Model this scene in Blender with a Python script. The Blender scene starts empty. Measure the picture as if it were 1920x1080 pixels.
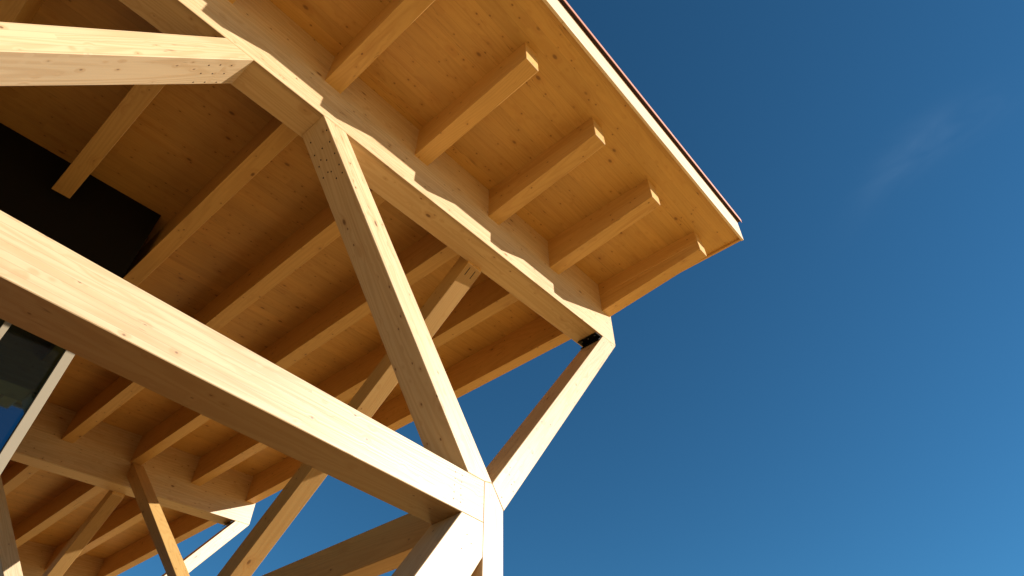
import bpy, bmesh, math, random
from mathutils import Matrix, Vector
random.seed(7)
S = bpy.context.scene
COL = S.collection

# ------------------------------------------------------------------ camera
F_PX = 1201.55
def Rz(a): return Matrix.Rotation(a, 4, 'Z')
def Rx(a): return Matrix.Rotation(a, 4, 'X')
cam_d = bpy.data.cameras.new('camera'); cam = bpy.data.objects.new('camera', cam_d); COL.objects.link(cam)
cam_d.sensor_width = 36.0; cam_d.lens = F_PX / 1920 * 36.0
cam_d.clip_start = 0.05; cam_d.clip_end = 6000
cam.matrix_world = Matrix.Translation((-5.0778, -2.7246, -4.8213)) @ Rz(-0.8712) @ Rx(2.3706) @ Rz(-0.0143)
S.camera = cam

# ------------------------------------------------------------------ sky and sun
SUN = Vector((0.963, -1.331, 0.532)).normalized()          # towards the sun
EL = math.asin(SUN.z); ROT = math.atan2(SUN.x, SUN.y)
W = bpy.data.worlds.new('World'); S.world = W; W.use_nodes = True
wn = W.node_tree; wn.nodes.clear()
sky = wn.nodes.new('ShaderNodeTexSky'); sky.sky_type = 'NISHITA'; sky.sun_disc = False
sky.sun_elevation = EL; sky.sun_rotation = ROT; sky.air_density = 1.0; sky.dust_density = 0.0; sky.ozone_density = 3.5; sky.altitude = 2500
bg = wn.nodes.new('ShaderNodeBackground'); wo = wn.nodes.new('ShaderNodeOutputWorld')
bg.inputs['Strength'].default_value = 0.088
hs = wn.nodes.new('ShaderNodeMix'); hs.data_type = 'RGBA'; hs.blend_type = 'MULTIPLY'; hs.inputs[0].default_value = 1.0
hs.inputs[7].default_value = (0.40, 0.87, 0.93, 1)
wn.links.new(sky.outputs[0], hs.inputs[6]); 
# a faint wisp of cirrus, fixed in its own part of the sky
def wnode(k, **kw):
    x = wn.nodes.new(k)
    for a, v in kw.items(): setattr(x, a, v)
    return x
tcw = wnode('ShaderNodeTexCoord')
def wdot(vec):
    x = wnode('ShaderNodeVectorMath', operation='DOT_PRODUCT'); wn.links.new(tcw.outputs['Generated'], x.inputs[0]); x.inputs[1].default_value = vec; return x.outputs['Value']
def wmath(op, a, b=0.0):
    x = wnode('ShaderNodeMath', operation=op)
    for i, v in enumerate((a, b)):
        if isinstance(v, float): x.inputs[i].default_value = v
        else: wn.links.new(v, x.inputs[i])
    return x.outputs[0]
wc = wdot((0.6863, -0.1218, 0.717)); wu = wdot((-0.1967, -0.9802, 0.0218)); wv = wdot((0.7002, -0.156, -0.6967))
cmb = wnode('ShaderNodeCombineXYZ'); wn.links.new(wmath('MULTIPLY', wu, 9.0), cmb.inputs[0]); wn.links.new(wmath('MULTIPLY', wv, 26.0), cmb.inputs[1])
nz = wnode('ShaderNodeTexNoise'); wn.links.new(cmb.outputs[0], nz.inputs['Vector']); nz.inputs['Scale'].default_value = 1.0; nz.inputs['Detail'].default_value = 5.0; nz.inputs['Distortion'].default_value = 0.8
bend = wmath('SUBTRACT', wv, wmath('MULTIPLY', wmath('MULTIPLY', wu, wu), 1.5))
ell = wmath('ADD', wmath('POWER', wmath('ABSOLUTE', wmath('DIVIDE', wu, 0.085)), 2.0), wmath('POWER', wmath('ABSOLUTE', wmath('DIVIDE', bend, 0.024)), 2.0))
fall = wmath('EXPONENT', wmath('MULTIPLY', ell, -1.0))
amt = wmath('MULTIPLY', wmath('MULTIPLY', fall, wmath('GREATER_THAN', wc, 0.0)), wmath('MAXIMUM', wmath('SUBTRACT', wmath('MULTIPLY', nz.outputs[0], 2.4), 0.7), 0.0))
wm = wnode('ShaderNodeMix', data_type='RGBA', blend_type='ADD'); wn.links.new(wmath('MULTIPLY', amt, 0.27), wm.inputs[0])
wn.links.new(hs.outputs[2], wm.inputs[6]); wm.inputs[7].default_value = (0.8, 1.0, 1.15, 1)
wn.links.new(wm.outputs[2], bg.inputs['Color']); wn.links.new(bg.outputs[0], wo.inputs[0])
sd = bpy.data.lights.new('sun', 'SUN'); so = bpy.data.objects.new('sun', sd); COL.objects.link(so)
sd.energy = 5.0; sd.angle = math.radians(0.5); sd.color = (1.0, 0.945, 0.885)
so.rotation_euler = SUN.to_track_quat('Z', 'Y').to_euler(); so.location = SUN * 60
S.view_settings.view_transform = 'Standard'; S.view_settings.look = 'None'
S.view_settings.exposure = 0.63; S.view_settings.gamma = 1.0; S.view_settings.use_curve_mapping = False
S.cycles.max_bounces = 10; S.cycles.diffuse_bounces = 6

# ------------------------------------------------------------------ materials
class NT:
    def __init__(s, name):
        s.m = bpy.data.materials.new(name); s.m.use_nodes = True; s.t = s.m.node_tree; s.t.nodes.clear()
        s.out = s.n('ShaderNodeOutputMaterial'); s.b = s.n('ShaderNodeBsdfPrincipled'); s.l(s.b.outputs[0], s.out.inputs[0])
    def n(s, k, **kw):
        x = s.t.nodes.new(k)
        for a, v in kw.items(): setattr(x, a, v)
        return x
    def l(s, a, b): s.t.links.new(a, b)
    def v(s, x, sock):
        if isinstance(x, (int, float)): sock.default_value = x
        elif isinstance(x, tuple): sock.default_value = x
        else: s.l(x, sock)
    def math(s, op, a, b=0.0, c=0.0):
        x = s.n('ShaderNodeMath', operation=op); s.v(a, x.inputs[0]); s.v(b, x.inputs[1]); s.v(c, x.inputs[2]); return x.outputs[0]
    def vmath(s, op, a, b):
        x = s.n('ShaderNodeVectorMath', operation=op); s.v(a, x.inputs[0]); s.v(b, x.inputs[1]); return x.outputs[0]
    def ramp(s, f, lo, hi, a=0.0, b=1.0):
        x = s.n('ShaderNodeMapRange', interpolation_type='SMOOTHSTEP'); s.v(f, x.inputs[0])
        x.inputs[1].default_value = lo; x.inputs[2].default_value = hi; x.inputs[3].default_value = a; x.inputs[4].default_value = b
        return x.outputs[0]
    def mix(s, f, a, b, mode='MIX'):
        x = s.n('ShaderNodeMix', data_type='RGBA', blend_type=mode); s.v(f, x.inputs[0]); s.v(a, x.inputs[6]); s.v(b, x.inputs[7]); return x.outputs[2]

def wood(name, base, lam=0.04, board_len=4.5, axis='Z', knot_p=0.42, knot_scale=5.5, tone=0.07, rough=0.41, small=0.62, kr=0.11, ring=0.42, kd=0.8):
    """spruce laid up in boards: tone per board, growth rings, fibres and knots, all along the local X axis"""
    k = NT(name)
    tc = k.n('ShaderNodeTexCoord'); oi = k.n('ShaderNodeObjectInfo')
    off = k.n('ShaderNodeCombineXYZ'); r = oi.outputs['Random']
    k.l(k.math('MULTIPLY', r, 31.7), off.inputs[0]); k.l(k.math('MULTIPLY', r, 17.3), off.inputs[1]); k.l(k.math('MULTIPLY', r, 23.9), off.inputs[2])
    co = k.vmath('ADD', tc.outputs['Object'], off.outputs[0])
    sp = k.n('ShaderNodeSeparateXYZ'); k.l(co, sp.inputs[0])
    ob = k.n('ShaderNodeSeparateXYZ'); k.l(tc.outputs['Object'], ob.inputs[0])
    lz = k.math('DIVIDE', ob.outputs[axis], lam); li = k.math('FLOOR', lz)
    w1 = k.n('ShaderNodeTexWhiteNoise', noise_dimensions='2D')
    c1 = k.n('ShaderNodeCombineXYZ'); k.l(li, c1.inputs[0]); k.l(k.math('MULTIPLY', r, 91.0), c1.inputs[1]); k.l(c1.outputs[0], w1.inputs['Vector'])
    bi = k.math('FLOOR', k.math('ADD', k.math('DIVIDE', sp.outputs[0], board_len), k.math('MULTIPLY', w1.outputs[0], 5.0)))
    w2 = k.n('ShaderNodeTexWhiteNoise', noise_dimensions='3D')
    c2 = k.n('ShaderNodeCombineXYZ'); k.l(li, c2.inputs[0]); k.l(bi, c2.inputs[1]); k.l(k.math('MULTIPLY', r, 53.0), c2.inputs[2]); k.l(c2.outputs[0], w2.inputs['Vector'])
    board = w2.outputs['Value']; bcol = w2.outputs['Color']
    # every board has its own figure: shift coordinates per board
    co2 = k.vmath('ADD', co, k.vmath('MULTIPLY', bcol, (9.0, 9.0, 9.0)))
    # knots
    def knots(scale, stretch, p, r0, r1):
        vo = k.n('ShaderNodeTexVoronoi', voronoi_dimensions='3D', feature='F1')
        k.l(k.vmath('MULTIPLY', co2, (stretch, 1.0, 1.0)), vo.inputs['Vector']); vo.inputs['Scale'].default_value = scale; vo.inputs['Randomness'].default_value = 1.0
        cs = k.n('ShaderNodeSeparateColor'); k.l(vo.outputs['Color'], cs.inputs[0])
        on = k.math('LESS_THAN', cs.outputs[0], p)
        return k.math('MULTIPLY', on, k.ramp(vo.outputs['Distance'], r1, r0)), k.math('MULTIPLY', on, k.ramp(vo.outputs['Distance'], r1 * 3.2, r0))
    k1, h1 = knots(knot_scale, 0.55, knot_p, kr * 0.4, kr)
    k2, h2 = knots(knot_scale * 2.3, 0.7, small, kr * 0.4, kr * 1.2)
    km = k.math('MAXIMUM', k1, k2); hm = k.math('MAXIMUM', h1, k.math('MULTIPLY', h2, 0.6))
    # growth rings
    n1 = k.n('ShaderNodeTexNoise'); k.l(k.vmath('MULTIPLY', co2, (0.16, 2.6, 2.6)), n1.inputs['Vector']); n1.inputs['Scale'].default_value = 1.0; n1.inputs['Detail'].default_value = 2.0; n1.inputs['Roughness'].default_value = 0.4
    rg = k.math('SINE', k.math('MULTIPLY', k.math('ADD', n1.outputs[0], k.math('MULTIPLY', hm, 0.03)), 210.0))
    rg = k.ramp(rg, -0.6, 1.0)
    # fibres and broad clouding
    n2 = k.n('ShaderNodeTexNoise'); k.l(k.vmath('MULTIPLY', co2, (2.0, 70.0, 70.0)), n2.inputs['Vector']); n2.inputs['Scale'].default_value = 1.0; n2.inputs['Detail'].default_value = 4.0
    n3 = k.n('ShaderNodeTexNoise'); k.l(k.vmath('MULTIPLY', co, (0.8, 2.4, 2.4)), n3.inputs['Vector']); n3.inputs['Scale'].default_value = 1.0; n3.inputs['Detail'].default_value = 3.0
    n4 = k.n('ShaderNodeTexNoise'); k.l(k.vmath('MULTIPLY', co2, (0.5, 11.0, 11.0)), n4.inputs['Vector']); n4.inputs['Scale'].default_value = 1.0; n4.inputs['Detail'].default_value = 3.0
    streak = k.ramp(n4.outputs[0], 0.56, 0.74)
    val = k.math('ADD', 1.0 - tone * 0.5, k.math('MULTIPLY', board, tone))
    val = k.math('MULTIPLY', val, k.math('ADD', 0.90, k.math('MULTIPLY', n2.outputs[0], 0.20)))
    val = k.math('MULTIPLY', val, k.math('ADD', 0.94, k.math('MULTIPLY', r, 0.12)))
    val = k.math('MULTIPLY', val, k.math('ADD', 0.88, k.math('MULTIPLY', n3.outputs[0], 0.24)))
    dark = tuple(base[i] * f for i, f in enumerate((0.80, 0.68, 0.55))) + (1,)
    col = k.mix(k.math('MULTIPLY', rg, ring), tuple(base) + (1,), dark)
    col = k.mix(k.math('MULTIPLY', streak, 0.52), col, dark)
    col = k.mix(k.math('MULTIPLY', hm, 0.30), col, tuple(base[i] * f for i, f in enumerate((0.72, 0.52, 0.35))) + (1,))
    g = k.n('ShaderNodeCombineColor')
    for i in range(3): k.l(val, g.inputs[i])
    col = k.mix(1.0, col, g.outputs[0], 'MULTIPLY')
    col = k.mix(k.math('MULTIPLY', km, kd), col, (0.13, 0.050, 0.014, 1))
    n5 = k.n('ShaderNodeTexNoise'); k.l(k.vmath('MULTIPLY', co, (0.9, 34.0, 34.0)), n5.inputs['Vector']); n5.inputs['Scale'].default_value = 1.0; n5.inputs['Detail'].default_value = 1.0
    n6 = k.n('ShaderNodeTexNoise'); k.l(k.vmath('MULTIPLY', co, (0.7, 3.0, 3.0)), n6.inputs['Vector']); n6.inputs['Scale'].default_value = 1.0
    chk = k.math('MULTIPLY', k.ramp(k.math('ABSOLUTE', k.math('SUBTRACT', n5.outputs[0], 0.5)), 0.012, 0.0), k.ramp(n6.outputs[0], 0.58, 0.66))
    col = k.mix(k.math('MULTIPLY', chk, 0.55), col, (0.12, 0.05, 0.015, 1))
    # glue lines between boards
    fr = k.math('FRACT', lz); ed = k.math('MINIMUM', fr, k.math('SUBTRACT', 1.0, fr))
    gl = k.ramp(ed, 0.0, 0.0016 / lam, 1.0, 0.0)
    col = k.mix(k.math('MULTIPLY', gl, 0.42), col, (0.14, 0.06, 0.02, 1))
    k.l(col, k.b.inputs['Base Color'])
    k.b.inputs['Roughness'].default_value = rough
    k.b.inputs['Specular IOR Level'].default_value = 0.5
    bp = k.n('ShaderNodeBump'); bp.inputs['Strength'].default_value = 0.25; bp.inputs['Distance'].default_value = 0.002
    k.l(k.math('ADD', k.math('MULTIPLY', rg, 0.5), n2.outputs[0]), bp.inputs['Height']); k.l(bp.outputs[0], k.b.inputs['Normal'])
    return k.m

def plain(name, col, rough=0.5, metal=0.0, noise=0.12, scale=8.0, spec=0.5, ior=1.5):
    k = NT(name); tc = k.n('ShaderNodeTexCoord')
    n = k.n('ShaderNodeTexNoise'); k.l(tc.outputs['Object'], n.inputs['Vector']); n.inputs['Scale'].default_value = scale; n.inputs['Detail'].default_value = 5.0
    a = tuple(c * (1 - noise) for c in col) + (1,); b = tuple(min(1, c * (1 + noise)) for c in col) + (1,)
    k.l(k.mix(n.outputs[0], a, b), k.b.inputs['Base Color'])
    k.b.inputs['Roughness'].default_value = rough; k.b.inputs['Metallic'].default_value = metal
    k.b.inputs['Specular IOR Level'].default_value = spec; k.b.inputs['IOR'].default_value = ior
    return k.m

SPRUCE = (0.60, 0.43, 0.235)
M_GLU = wood('glulam_spruce', SPRUCE)
M_JOIST = wood('joist_spruce', (0.615, 0.375, 0.125), ring=0.32, board_len=30.0, lam=0.9, knot_p=0.25)
M_DECK = wood('deck_spruce', (0.615, 0.368, 0.108), lam=0.125, board_len=3.4, axis='Y', knot_p=0.75, knot_scale=5.6, small=0.85, tone=0.13, kr=0.12, ring=0.22, kd=0.68)
M_FASC = wood('fascia_spruce', (0.74, 0.61, 0.43), lam=0.22, knot_p=0.1, small=0.05)
M_STEEL = plain('blackened_steel', (0.012, 0.011, 0.010), 0.45, 0.6)
M_BOLT = plain('zinc_bolt', (0.55, 0.55, 0.52), 0.35, 1.0)
M_HOLE = plain('dark_screw_hole', (0.05, 0.024, 0.010), 0.8)
M_DOWEL = plain('grey_dowel_end', (0.22, 0.15, 0.09), 0.6)
M_COPPER = plain('copper_sheet', (0.62, 0.29, 0.20), 0.5, 0.25, 0.15, 3.0)
M_BLACK = plain('black_cladding', (0.006, 0.0055, 0.005), 0.75, spec=0.15)
M_GLASS = plain('dark_reflective_glass', (0.004, 0.004, 0.004), 0.03, noise=0.0, spec=0.5, ior=2.4)
M_GLASS.node_tree.nodes['Principled BSDF'].inputs['Specular Tint'].default_value = (0.35, 0.75, 1.0, 1)
M_FRAME = plain('cream_frame_paint', (0.215, 0.168, 0.098), 0.6, noise=0.05)
M_DAMPER = plain('bounce_damper_brown', (0.115, 0.032, 0.004), 0.9, noise=0.3, scale=2.0, spec=0.2)  # for the added unseen sheet that weakens bounce light under the roof
M_DARK = plain('dark_bronze_metal', (0.030, 0.007, 0.005), 0.6, 0.2)
M_GROUND = plain('warm_bounce_ground', (0.93, 0.49, 0.14), 0.95, noise=0.25, scale=1.3, spec=0.2)  # unseen ground, colour made bright and orange to warm the bounce light

# ------------------------------------------------------------------ helpers
SX, SY = 0.0663, 0.0263           # roof rises a little towards its free end and towards the back
def tag(o, label=None, cat=None, group=None, kind=None):
    if label: o['label'] = label
    if cat: o['category'] = cat
    if group: o['group'] = group
    if kind: o['kind'] = kind
    return o
def prism(name, poly, d0, d1, axis, mat, M=None, parent=None, bevel=0.004, shear=(0, 0)):
    """poly: outline in the plane across `axis` ('y': (x,z) points, 'x': (y,z) points); extruded d0..d1; M: local frame"""
    bm = bmesh.new(); rings = []
    for d in (d0, d1):
        ring = []
        for p in poly:
            v = Vector((p[0], d, p[1])) if axis == 'y' else Vector((d, p[0], p[1]))
            v.z += shear[0] * v.x + shear[1] * v.y
            ring.append(bm.verts.new(v))
        rings.append(ring)
    n = len(poly)
    bm.faces.new(rings[0]); bm.faces.new(list(reversed(rings[1])))
    for i in range(n):
        bm.faces.new((rings[0][i], rings[1][i], rings[1][(i + 1) % n], rings[0][(i + 1) % n]))
    bmesh.ops.recalc_face_normals(bm, faces=bm.faces)
    if bevel: bmesh.ops.bevel(bm, geom=list(bm.edges), offset=bevel, segments=1, affect='EDGES', clamp_overlap=True)
    if M is None: M = Matrix.Translation(rings[0][0].co if False else Vector((0, 0, 0)))
    bm.transform(M.inverted())
    me = bpy.data.meshes.new(name); bm.to_mesh(me); bm.free()
    o = bpy.data.objects.new(name, me); COL.objects.link(o); me.materials.append(mat)
    if parent is not None:
        o.parent = parent; o.matrix_parent_inverse = parent.matrix_world.inverted() if parent.type == 'EMPTY' else Matrix.Identity(4)
        o.matrix_basis = M if parent.type == 'EMPTY' else parent.matrix_world.inverted() @ M
    else: o.matrix_world = M
    return o
def frame(origin, along, side=(0, 1, 0)):
    x = Vector(along).normalized(); y = Vector(side); y = (y - x * y.dot(x)).normalized(); z = x.cross(y)
    return Matrix(((x.x, y.x, z.x, origin[0]), (x.y, y.y, z.y, origin[1]), (x.z, y.z, z.z, origin[2]), (0, 0, 0, 1)))
def xmember(name, poly, y0, y1, mat, dz=0.0, shear=(0, 0), bevel=0.004, along=None):
    """a timber in a truss plane; poly (x,z), thickness along y"""
    P = [(a, b + dz) for a, b in poly]
    a, b = P[0], P[1]
    if along is None: along = (b[0] - a[0], 0, b[1] - a[1])
    cx = sum(p[0] for p in P) / len(P); cz = sum(p[1] for p in P) / len(P) + shear[0] * cx + shear[1] * y0
    return prism(name, P, y0, y1, 'y', mat, frame((cx, y0, cz), along), bevel=bevel, shear=shear)
def disc(name, parent, pos, normal, r, mat, h=0.0015, seg=12):
    z = Vector(normal).normalized(); q = z.to_track_quat('Z', 'Y').to_matrix().to_4x4()
    bm = bmesh.new()
    bmesh.ops.create_cone(bm, cap_ends=True, segments=seg, radius1=r, radius2=r * 0.9, depth=h)
    me = bpy.data.meshes.new(name); bm.to_mesh(me); bm.free(); me.materials.append(mat)
    o = bpy.data.objects.new(name, me); COL.objects.link(o); o.parent = parent
    o.matrix_basis = parent.matrix_world.inverted() @ (Matrix.Translation(Vector(pos) + z * h * 0.3) @ q)
    return o
def child(o, parent):
    mw = o.matrix_world.copy(); o.parent = parent; o.matrix_basis = parent.matrix_world.inverted() @ mw
    return o

# ------------------------------------------------------------------ ground
GZ = -6.4
bm = bmesh.new()
bmesh.ops.create_grid(bm, x_segments=8, y_segments=8, size=2500)
me = bpy.data.meshes.new('ground'); bm.to_mesh(me); bm.free(); me.materials.append(M_GROUND)
g = bpy.data.objects.new('ground', me); COL.objects.link(g); g.location = (0, 0, GZ); tag(g, kind='structure')

bm = bmesh.new()  # added dark sheet, out of view, keeps ground bounce off the inner bays
vs = [bm.verts.new(p) for p in ((-60, -2.0, GZ + 0.004), (-0.5, -2.0, GZ + 0.004), (-0.5, 40, GZ + 0.004), (-60, 40, GZ + 0.004))]
bm.faces.new(vs); me = bpy.data.meshes.new('bounce_damper'); bm.to_mesh(me); bm.free(); me.materials.append(M_DAMPER)
g = bpy.data.objects.new('bounce_damper', me); COL.objects.link(g); tag(g, kind='structure')

# ------------------------------------------------------------------ trusses (front y = 0, back y = D, third y = Y3)
D = 7.4683; Y3 = 13.2; TH = 0.30; HS = 0.882
LZ0, LZ1 = -2.898, -2.605
PX0, PX1 = -2.1614, -1.9662
NB = -4.22                      # spacing of the truss nodes along the beam
def truss(k):
    y0 = (0, D, Y3)[k]; dz = SY * y0 + (0.04 if k else 0); y1 = y0 + TH; ys = y0 + 0.28
    T = {}
    c = lambda x: SX * x
    T['upper'] = prism('girder', [(-13.0, 0), (0, 0), (0, HS + 0.05), (-13.0, HS + 0.05)], y0, y1, 'y', M_GLU,
                       frame((-6.5, y0, c(-6.5) + dz), (1, 0, SX)), shear=(SX, SY))
    if k:
        T['upper'].matrix_world.translation.z += 0.04
    T['ls'] = xmember('strut', [(-4.098, c(-4.098)), (-2.322, LZ1), (PX0, LZ1), (-2.082, -2.587), (-3.876, c(-3.876))], y0, ys, M_GLU, dz)
    T['rs'] = xmember('strut', [(-2.082, -2.587), (-0.2545, c(-0.2545)), (0, 0), (PX1 + 0.006, -2.745)], y0, ys, M_GLU, dz)
    return T
fr = truss(0); bk = truss(1); th = truss(2)
tag(fr['upper'], 'long front roof beam with a zigzag sunlit band along its shaded face', 'beam', 'beams carrying the roof joists')
tag(bk['upper'], 'shaded roof beam in the background with one bright sunlit tip', 'beam', 'beams carrying the roof joists')
tag(th['upper'], 'farthest roof beam, dark, at the bottom left corner behind the others', 'beam', 'beams carrying the roof joists')
G_ST = 'slanting struts under the roof beams'
tag(fr['ls'], 'big slanting strut across the middle with screw heads near its top', 'strut', G_ST)
tag(fr['rs'], 'bright strut against the blue sky rising to the free end of the front beam', 'strut', G_ST)
tag(bk['rs'], 'short bright strut against the sky under the sunlit tip of the background beam', 'strut', G_ST)
tag(bk['ls'], 'strut at the bottom left corner, dark with small triangular sun patches', 'strut', G_ST)
tag(th['ls'], 'left strut of the farthest roof beam, below the picture', 'strut', G_ST)
tag(th['rs'], 'right strut of the farthest roof beam, below the picture', 'strut', G_ST)
# strut at the upper left, the mirror of the next bay
ts = xmember('strut', [(-6.19, LZ1), (-4.71, SX * -4.71), (-4.935, SX * -4.935), (-6.40, LZ1)], 0, 0.28, M_GLU)
tag(ts, 'bright strut at upper left running level across the picture with screw holes at its end', 'strut', G_ST)
# lower beam, post, raking brace, cross beam
lb = prism('girder', [(-12, LZ0), (PX0, LZ0), (PX0, LZ1), (-12, LZ1)], 0, 0.272, 'y', M_GLU, frame((-6, 0, LZ0), (1, 0, 0)))
tag(lb, 'thick sunlit beam crossing the lower left to the top of the post', 'beam', 'lower beams')
po = xmember('post', [(PX0, GZ), (PX0, LZ1), (-2.082, -2.587), (PX1, -2.742), (PX1, GZ)], 0, 0.28, M_GLU)
tag(po, 'upright sunlit post at the bottom centre where all the timbers meet', 'post')
rb = xmember('brace', [(-4.76, GZ), (-2.363, LZ0), (PX0, LZ0), (PX0, -3.123), (-4.39, GZ)], 0, 0.28, M_GLU)
tag(rb, 'bright raking brace going down left from the top of the post', 'brace')
XB0, XB1 = -2.16, -1.978
cb = prism('girder', [(0.28, -2.885), (D, -2.885), (D, -2.60), (0.28, -2.60)], XB0, XB1, 'x', M_JOIST,
           frame((XB0, 3, -2.9), (0, 1, SY), (1, 0, 0)), shear=(0, SY))
tag(cb, 'dark level cross beam running back from the post top under the lower beam', 'beam')
# braces in the plane across the trusses
def ybrace(pts):
    o = prism('brace', pts, XB0, XB1, 'x', M_JOIST, frame((XB0, pts[0][0], pts[0][1]), (0, pts[1][0] - pts[0][0], pts[1][1] - pts[0][1]), (1, 0, 0)))
    return o
G_YB = 'braces running back between the trusses'
def zf(y, o=0): return -0.17 - 0.754 * (y - 0.28) + o
bf = ybrace([(0.28, zf(0.28)), (3.66, zf(3.66)), (3.66, zf(3.66) + 0.15), (3.5, zf(3.5, 0.276)), (0.28, zf(0.28, 0.276))])
tag(bf, 'long slanting brace seen behind the big strut and below the lower beam, half in sun', 'brace', G_YB)
def zb(y, o=0): return 0.213 + 0.829 * (y - 7.14) + o
bb = ybrace([(3.68, zb(3.68, -0.10)), (D, zb(D, -0.24)), (D, zb(D)), (3.68, zb(3.68))])
tag(bb, 'brace at lower left leaning from the background beam, dark above and sunlit below', 'brace', G_YB)
yy = D + 0.04
b2 = ybrace([(y + D, z + SY * D + 0.03) for y, z in [(0.28, zf(0.28)), (3.66, zf(3.66)), (3.66, zf(3.66) + 0.15), (3.5, zf(3.5, 0.276)), (0.28, zf(0.28, 0.276))]])
tag(b2, 'small orange brace behind the background beam, sunlit in its lower half', 'brace', G_YB)

# ------------------------------------------------------------------ screws, dowels, steel plate
def dots(name, parent, pts, normal, r, mat):
    for p in pts: disc(name, parent, p, normal, r, mat)
bpy.context.view_layer.update()
NL = (-2.332, 0, -1.776)
dots('screw', fr['ls'], [(-4.021, 0.028, -0.373), (-3.961, 0.042, -0.452), (-3.962, 0.134, -0.451), (-3.894, 0.039, -0.539), (-3.961, 0.230, -0.452),
     (-3.918, 0.189, -0.508), (-3.896, 0.136, -0.537), (-3.832, 0.040, -0.621), (-3.896, 0.230, -0.537), (-3.841, 0.168, -0.610), (-3.831, 0.136, -0.622),
     (-3.787, 0.041, -0.680), (-3.834, 0.232, -0.619), (-3.785, 0.113, -0.683), (-4.031, 0.220, -0.360)], NL, 0.0075, M_HOLE)
dots('screw', ts, [(-4.915, 0.071, -0.630), (-4.861, 0.065, -0.546), (-4.803, 0.067, -0.456), (-4.920, 0.160, -0.637), (-4.863, 0.161, -0.549),
     (-4.805, 0.160, -0.459), (-4.920, 0.257, -0.637), (-4.864, 0.258, -0.550), (-4.805, 0.259, -0.459)], (2.293, 0, -1.48), 0.0072, M_HOLE)
dots('dowel', lb, [(-2.439, 0, -2.653), (-2.377, 0, -2.652), (-2.440, 0, -2.700), (-2.378, 0, -2.701), (-2.443, 0, -2.747), (-2.442, 0, -2.795),
     (-2.383, 0, -2.748), (-2.443, 0, -2.842), (-2.380, 0, -2.793), (-2.380, 0, -2.842)], (0, -1, 0), 0.0055, M_DOWEL)
dots('dowel', fr['rs'], [(-1.900, 0, -2.445), (-1.847, 0, -2.480), (-1.877, 0, -2.512), (-1.858, 0, -2.559), (-1.890, 0, -2.383), (-1.982, 0, -2.652)], (0, -1, 0), 0.0055, M_DOWEL)
dots('dowel', rb, [(-2.308, 0, -3.028), (-2.269, 0, -3.073), (-2.349, 0, -3.130)], (0, -1, 0), 0.0055, M_DOWEL)
# plate slots at the top of the braces
def slot(parent, x, y, dy, dz):
    f = lambda t, o: (y + t, dz + zf(y + t, o))
    o = prism('slot', [f(0, 0.004), f(0.072, 0.004), f(0.072, -0.0015), f(0, -0.0015)], x, x + 0.009, 'x', M_HOLE, Matrix.Translation((x, y + dy, dz)), bevel=0, shear=(0, 0))
    if dy:
        o.matrix_world = Matrix.Translation((x, y + dy, dz))
    child(o, parent)
for x in (-2.118, -2.045):
    slot(bf, x, 0.30, 0, 0); slot(b2, x, 0.30, D, SY * D + 0.03)
# blackened steel angle between the right strut and the beam
for k, (t, yo, zo) in enumerate(((fr['rs'], 0, 0), (bk['rs'], D, SY * D + 0.08))):
    pl = prism('steel_plate', [(-0.375, SX * -0.375 - 0.001), (-0.375, SX * -0.375 - 0.012), (-0.272, SX * -0.272 - 0.012), (-0.335, -0.105), (-0.325, -0.105), (-0.2545, -0.018)],
               0.018, 0.272, 'y', M_STEEL, Matrix.Translation((-0.3, 0, 0)), bevel=0.001)
    pl.matrix_world = Matrix.Translation((-0.3, yo, zo)); child(pl, t)
    if k == 0:
        for yb in (0.06, 0.145, 0.23):
            b = disc('bolt', t, (-0.34, yb, SX * -0.34 - 0.014), (0, 0, -1), 0.011, M_BOLT, h=0.008)

# ------------------------------------------------------------------ joists
JW = 0.1633
XJ = [-6.19, -5.192, -4.192, -3.193, -2.194, -1.195, -0.1906]
def joist_front(x):
    return prism('joist', [(-1.331, 0.580), (0.005, 0.4348), (0.005, HS + 0.03), (-1.331, HS + 0.03)], x, x + JW, 'x', M_JOIST,
                 frame((x, 0, SX * x), (0, 1, 0), (1, 0, 0)), shear=(SX, SY))
def joist_bay(x, y0, y1):
    return prism('joist', [(y0, 0.4053), (y1, 0.4053), (y1, HS + 0.03), (y0, HS + 0.03)], x, x + JW, 'x', M_JOIST,
                 frame((x, y0, SX * x), (0, 1, 0), (1, 0, 0)), shear=(SX, SY))
G_JF = 'short joists jutting out under the eaves'
G_JB = 'long joists between the front and the background beam'
G_J3 = 'joists beyond the background beam'
LF = ['joist under the eaves beyond the left edge of the picture, farther one', 'joist under the eaves beyond the left edge of the picture, nearer one',
      'eaves joist cut off by the top edge of the picture', 'eaves joist second down from the top edge, nearest one with its lit end in view',
      'middle one of the five eaves joists along the front beam', 'eaves joist next to the corner one, second from the roof corner',
      'last eaves joist at the roof corner, its underside edged by blue sky']
LBY = ['long joist left of the one that ends at the black wall, outside the picture', 'dim joist at upper left whose end meets the black wall',
       'long joist passing just right of the black wall corner', 'long joist second from the black wall corner, running behind the big strut top',
       'long joist meeting the front beam just left of the slotted brace top', 'long joist meeting the front beam just right of the slotted brace top',
       'long edge joist with blue sky along its underside, behind the front beam']
L3 = [None, None, 'joist behind the background beam beyond the left edge of the picture', 'joist behind the background beam at the left edge beside the cream frame',
      'joist behind the background beam just left of the small brace', 'joist behind the background beam between the small brace and the dark leaning brace',
      'edge joist behind the background beam, along a strip of blue sky']
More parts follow.
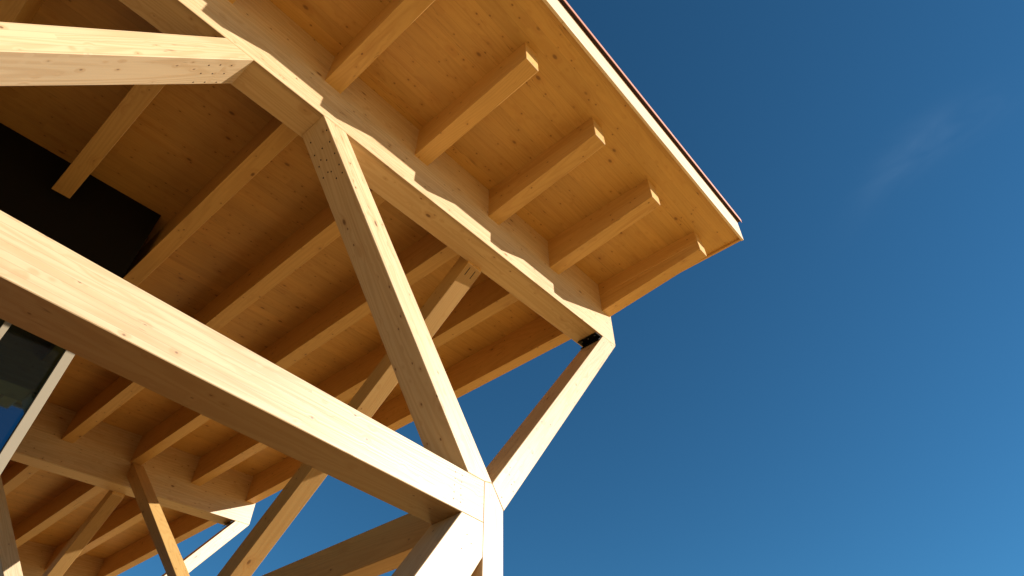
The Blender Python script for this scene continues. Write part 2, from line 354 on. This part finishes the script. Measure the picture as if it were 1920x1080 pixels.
for i, x in enumerate(XJ):
    o = joist_front(x); tag(o, LF[i], 'joist', G_JF)
    if i == 6:
        s_ = prism('edge_board', [(-1.329, 0.69), (0.0, 0.69), (0.0, HS + 0.02), (-1.329, HS + 0.02)], x - 0.003, x + 0.05, 'x', M_JOIST,
                   frame((x, 0, SX * x), (0, 1, 0), (1, 0, 0)), shear=(SX, SY), bevel=0.003)
        child(s_, o)
    o = joist_bay(x, TH - 0.005, 2.76 if x < -4.3 else D + 0.005); tag(o, LBY[i], 'joist', G_JB)
    if x > -4.3:
        o = joist_bay(x, D + 0.245, Y3 + 0.005); tag(o, L3[i], 'joist', G_J3)

# ------------------------------------------------------------------ roof
roof = bpy.data.objects.new('canopy', None); COL.objects.link(roof); roof.location = (0, 0, HS)
tag(roof, 'overhanging timber roof with pale fascia board and copper edge', 'canopy')
bpy.context.view_layer.update()
YF = -1.70; XR = 0.29
prism('deck', [(-13.5, HS), (XR - 0.03, HS), (XR - 0.03, HS + 0.34), (-13.5, HS + 0.34)], YF + 0.03, Y3 + 2.5, 'y', M_DECK,
      frame((-6, 0, HS - 0.4), (1, 0, SX)), parent=roof, shear=(SX, SY), bevel=0)
prism('fascia_board', [(-13.5, HS - 0.035), (XR, HS - 0.035), (XR + 0.06, HS + 0.375), (-13.5, HS + 0.375)], YF, YF + 0.028, 'y', M_FASC,
      frame((-6, YF, HS - 0.45), (1, 0, SX)), parent=roof, shear=(SX, SY), bevel=0.002)
prism('edge_trim', [(YF + 0.03, HS - 0.025), (Y3 + 2.5, HS - 0.025), (Y3 + 2.5, HS + 0.36), (YF + 0.03, HS + 0.36)], XR - 0.028, XR, 'x', M_JOIST,
      frame((XR, 0, HS), (0, 1, 0), (1, 0, 0)), parent=roof, shear=(SX, SY), bevel=0.002)
# copper coping: dark folded underside, copper drip lip in front of it
zc = HS + 0.375
def strip(name, pts, mat):
    return prism(name, pts, -13.5, XR + 0.10, 'x', mat, frame((0, YF, zc), (1, 0, 0)), parent=roof, shear=(SX, SY), bevel=0)
strip('drip_edge', [(YF - 0.036, zc + 0.001), (YF + 0.03, zc + 0.001), (YF + 0.03, zc + 0.006), (YF - 0.036, zc + 0.006)], M_DARK)
strip('copper_flashing', [(YF - 0.041, zc - 0.030), (YF - 0.037, zc - 0.030), (YF - 0.037, zc + 0.028), (YF + 0.6, zc + 0.028), (YF + 0.6, zc + 0.032), (YF - 0.041, zc + 0.032)], M_COPPER)

# ------------------------------------------------------------------ glazed building part under the roof
bld = bpy.data.objects.new('glazed_building', None); COL.objects.link(bld); bld.location = (-8, 2.83, GZ)
tag(bld, 'black building wall under the roof with dark glass in cream frames', 'building')
bpy.context.view_layer.update()
YW = 2.829; XC = -4.287
def box(name, x0, x1, y0, y1, z0, z1, mat, parent, bevel=0.0, sh=(0, 0)):
    return prism(name, [(x0, z0), (x1, z0), (x1, z1), (x0, z1)], y0, y1, 'y', mat, Matrix.Translation((x0, y0, 0)), parent=parent, bevel=bevel, shear=sh)
prism('wall', [(-13, -0.85 + 0.3), (XC, -0.85 + 0.28), (XC, HS + 0.02), (-13, HS + 0.02)], YW, 6.5, 'y', M_BLACK, Matrix.Translation((XC, YW, 0)), parent=bld, shear=(SX, SY), bevel=0)
box('side_wall', XC - 0.2, XC - 0.004, YW + 0.08, 6.5, GZ, -0.86, M_BLACK, bld)
xs = [XC, -4.793, -5.9, -7.0, -8.1]
for i, x in enumerate(xs):
    wdt = 0.075 if i == 0 else 0.048
    box('mullion', x - wdt, x, YW - 0.02, YW + 0.06, GZ, -0.87, M_FRAME, bld, 0.002)
for i in range(len(xs) - 1):
    r_ = xs[i] - (0.075 if i == 0 else 0.048)
    box('pane', xs[i + 1] + 0.001, r_ - 0.001, YW + 0.02, YW + 0.03, GZ, -0.87, M_GLASS, bld)
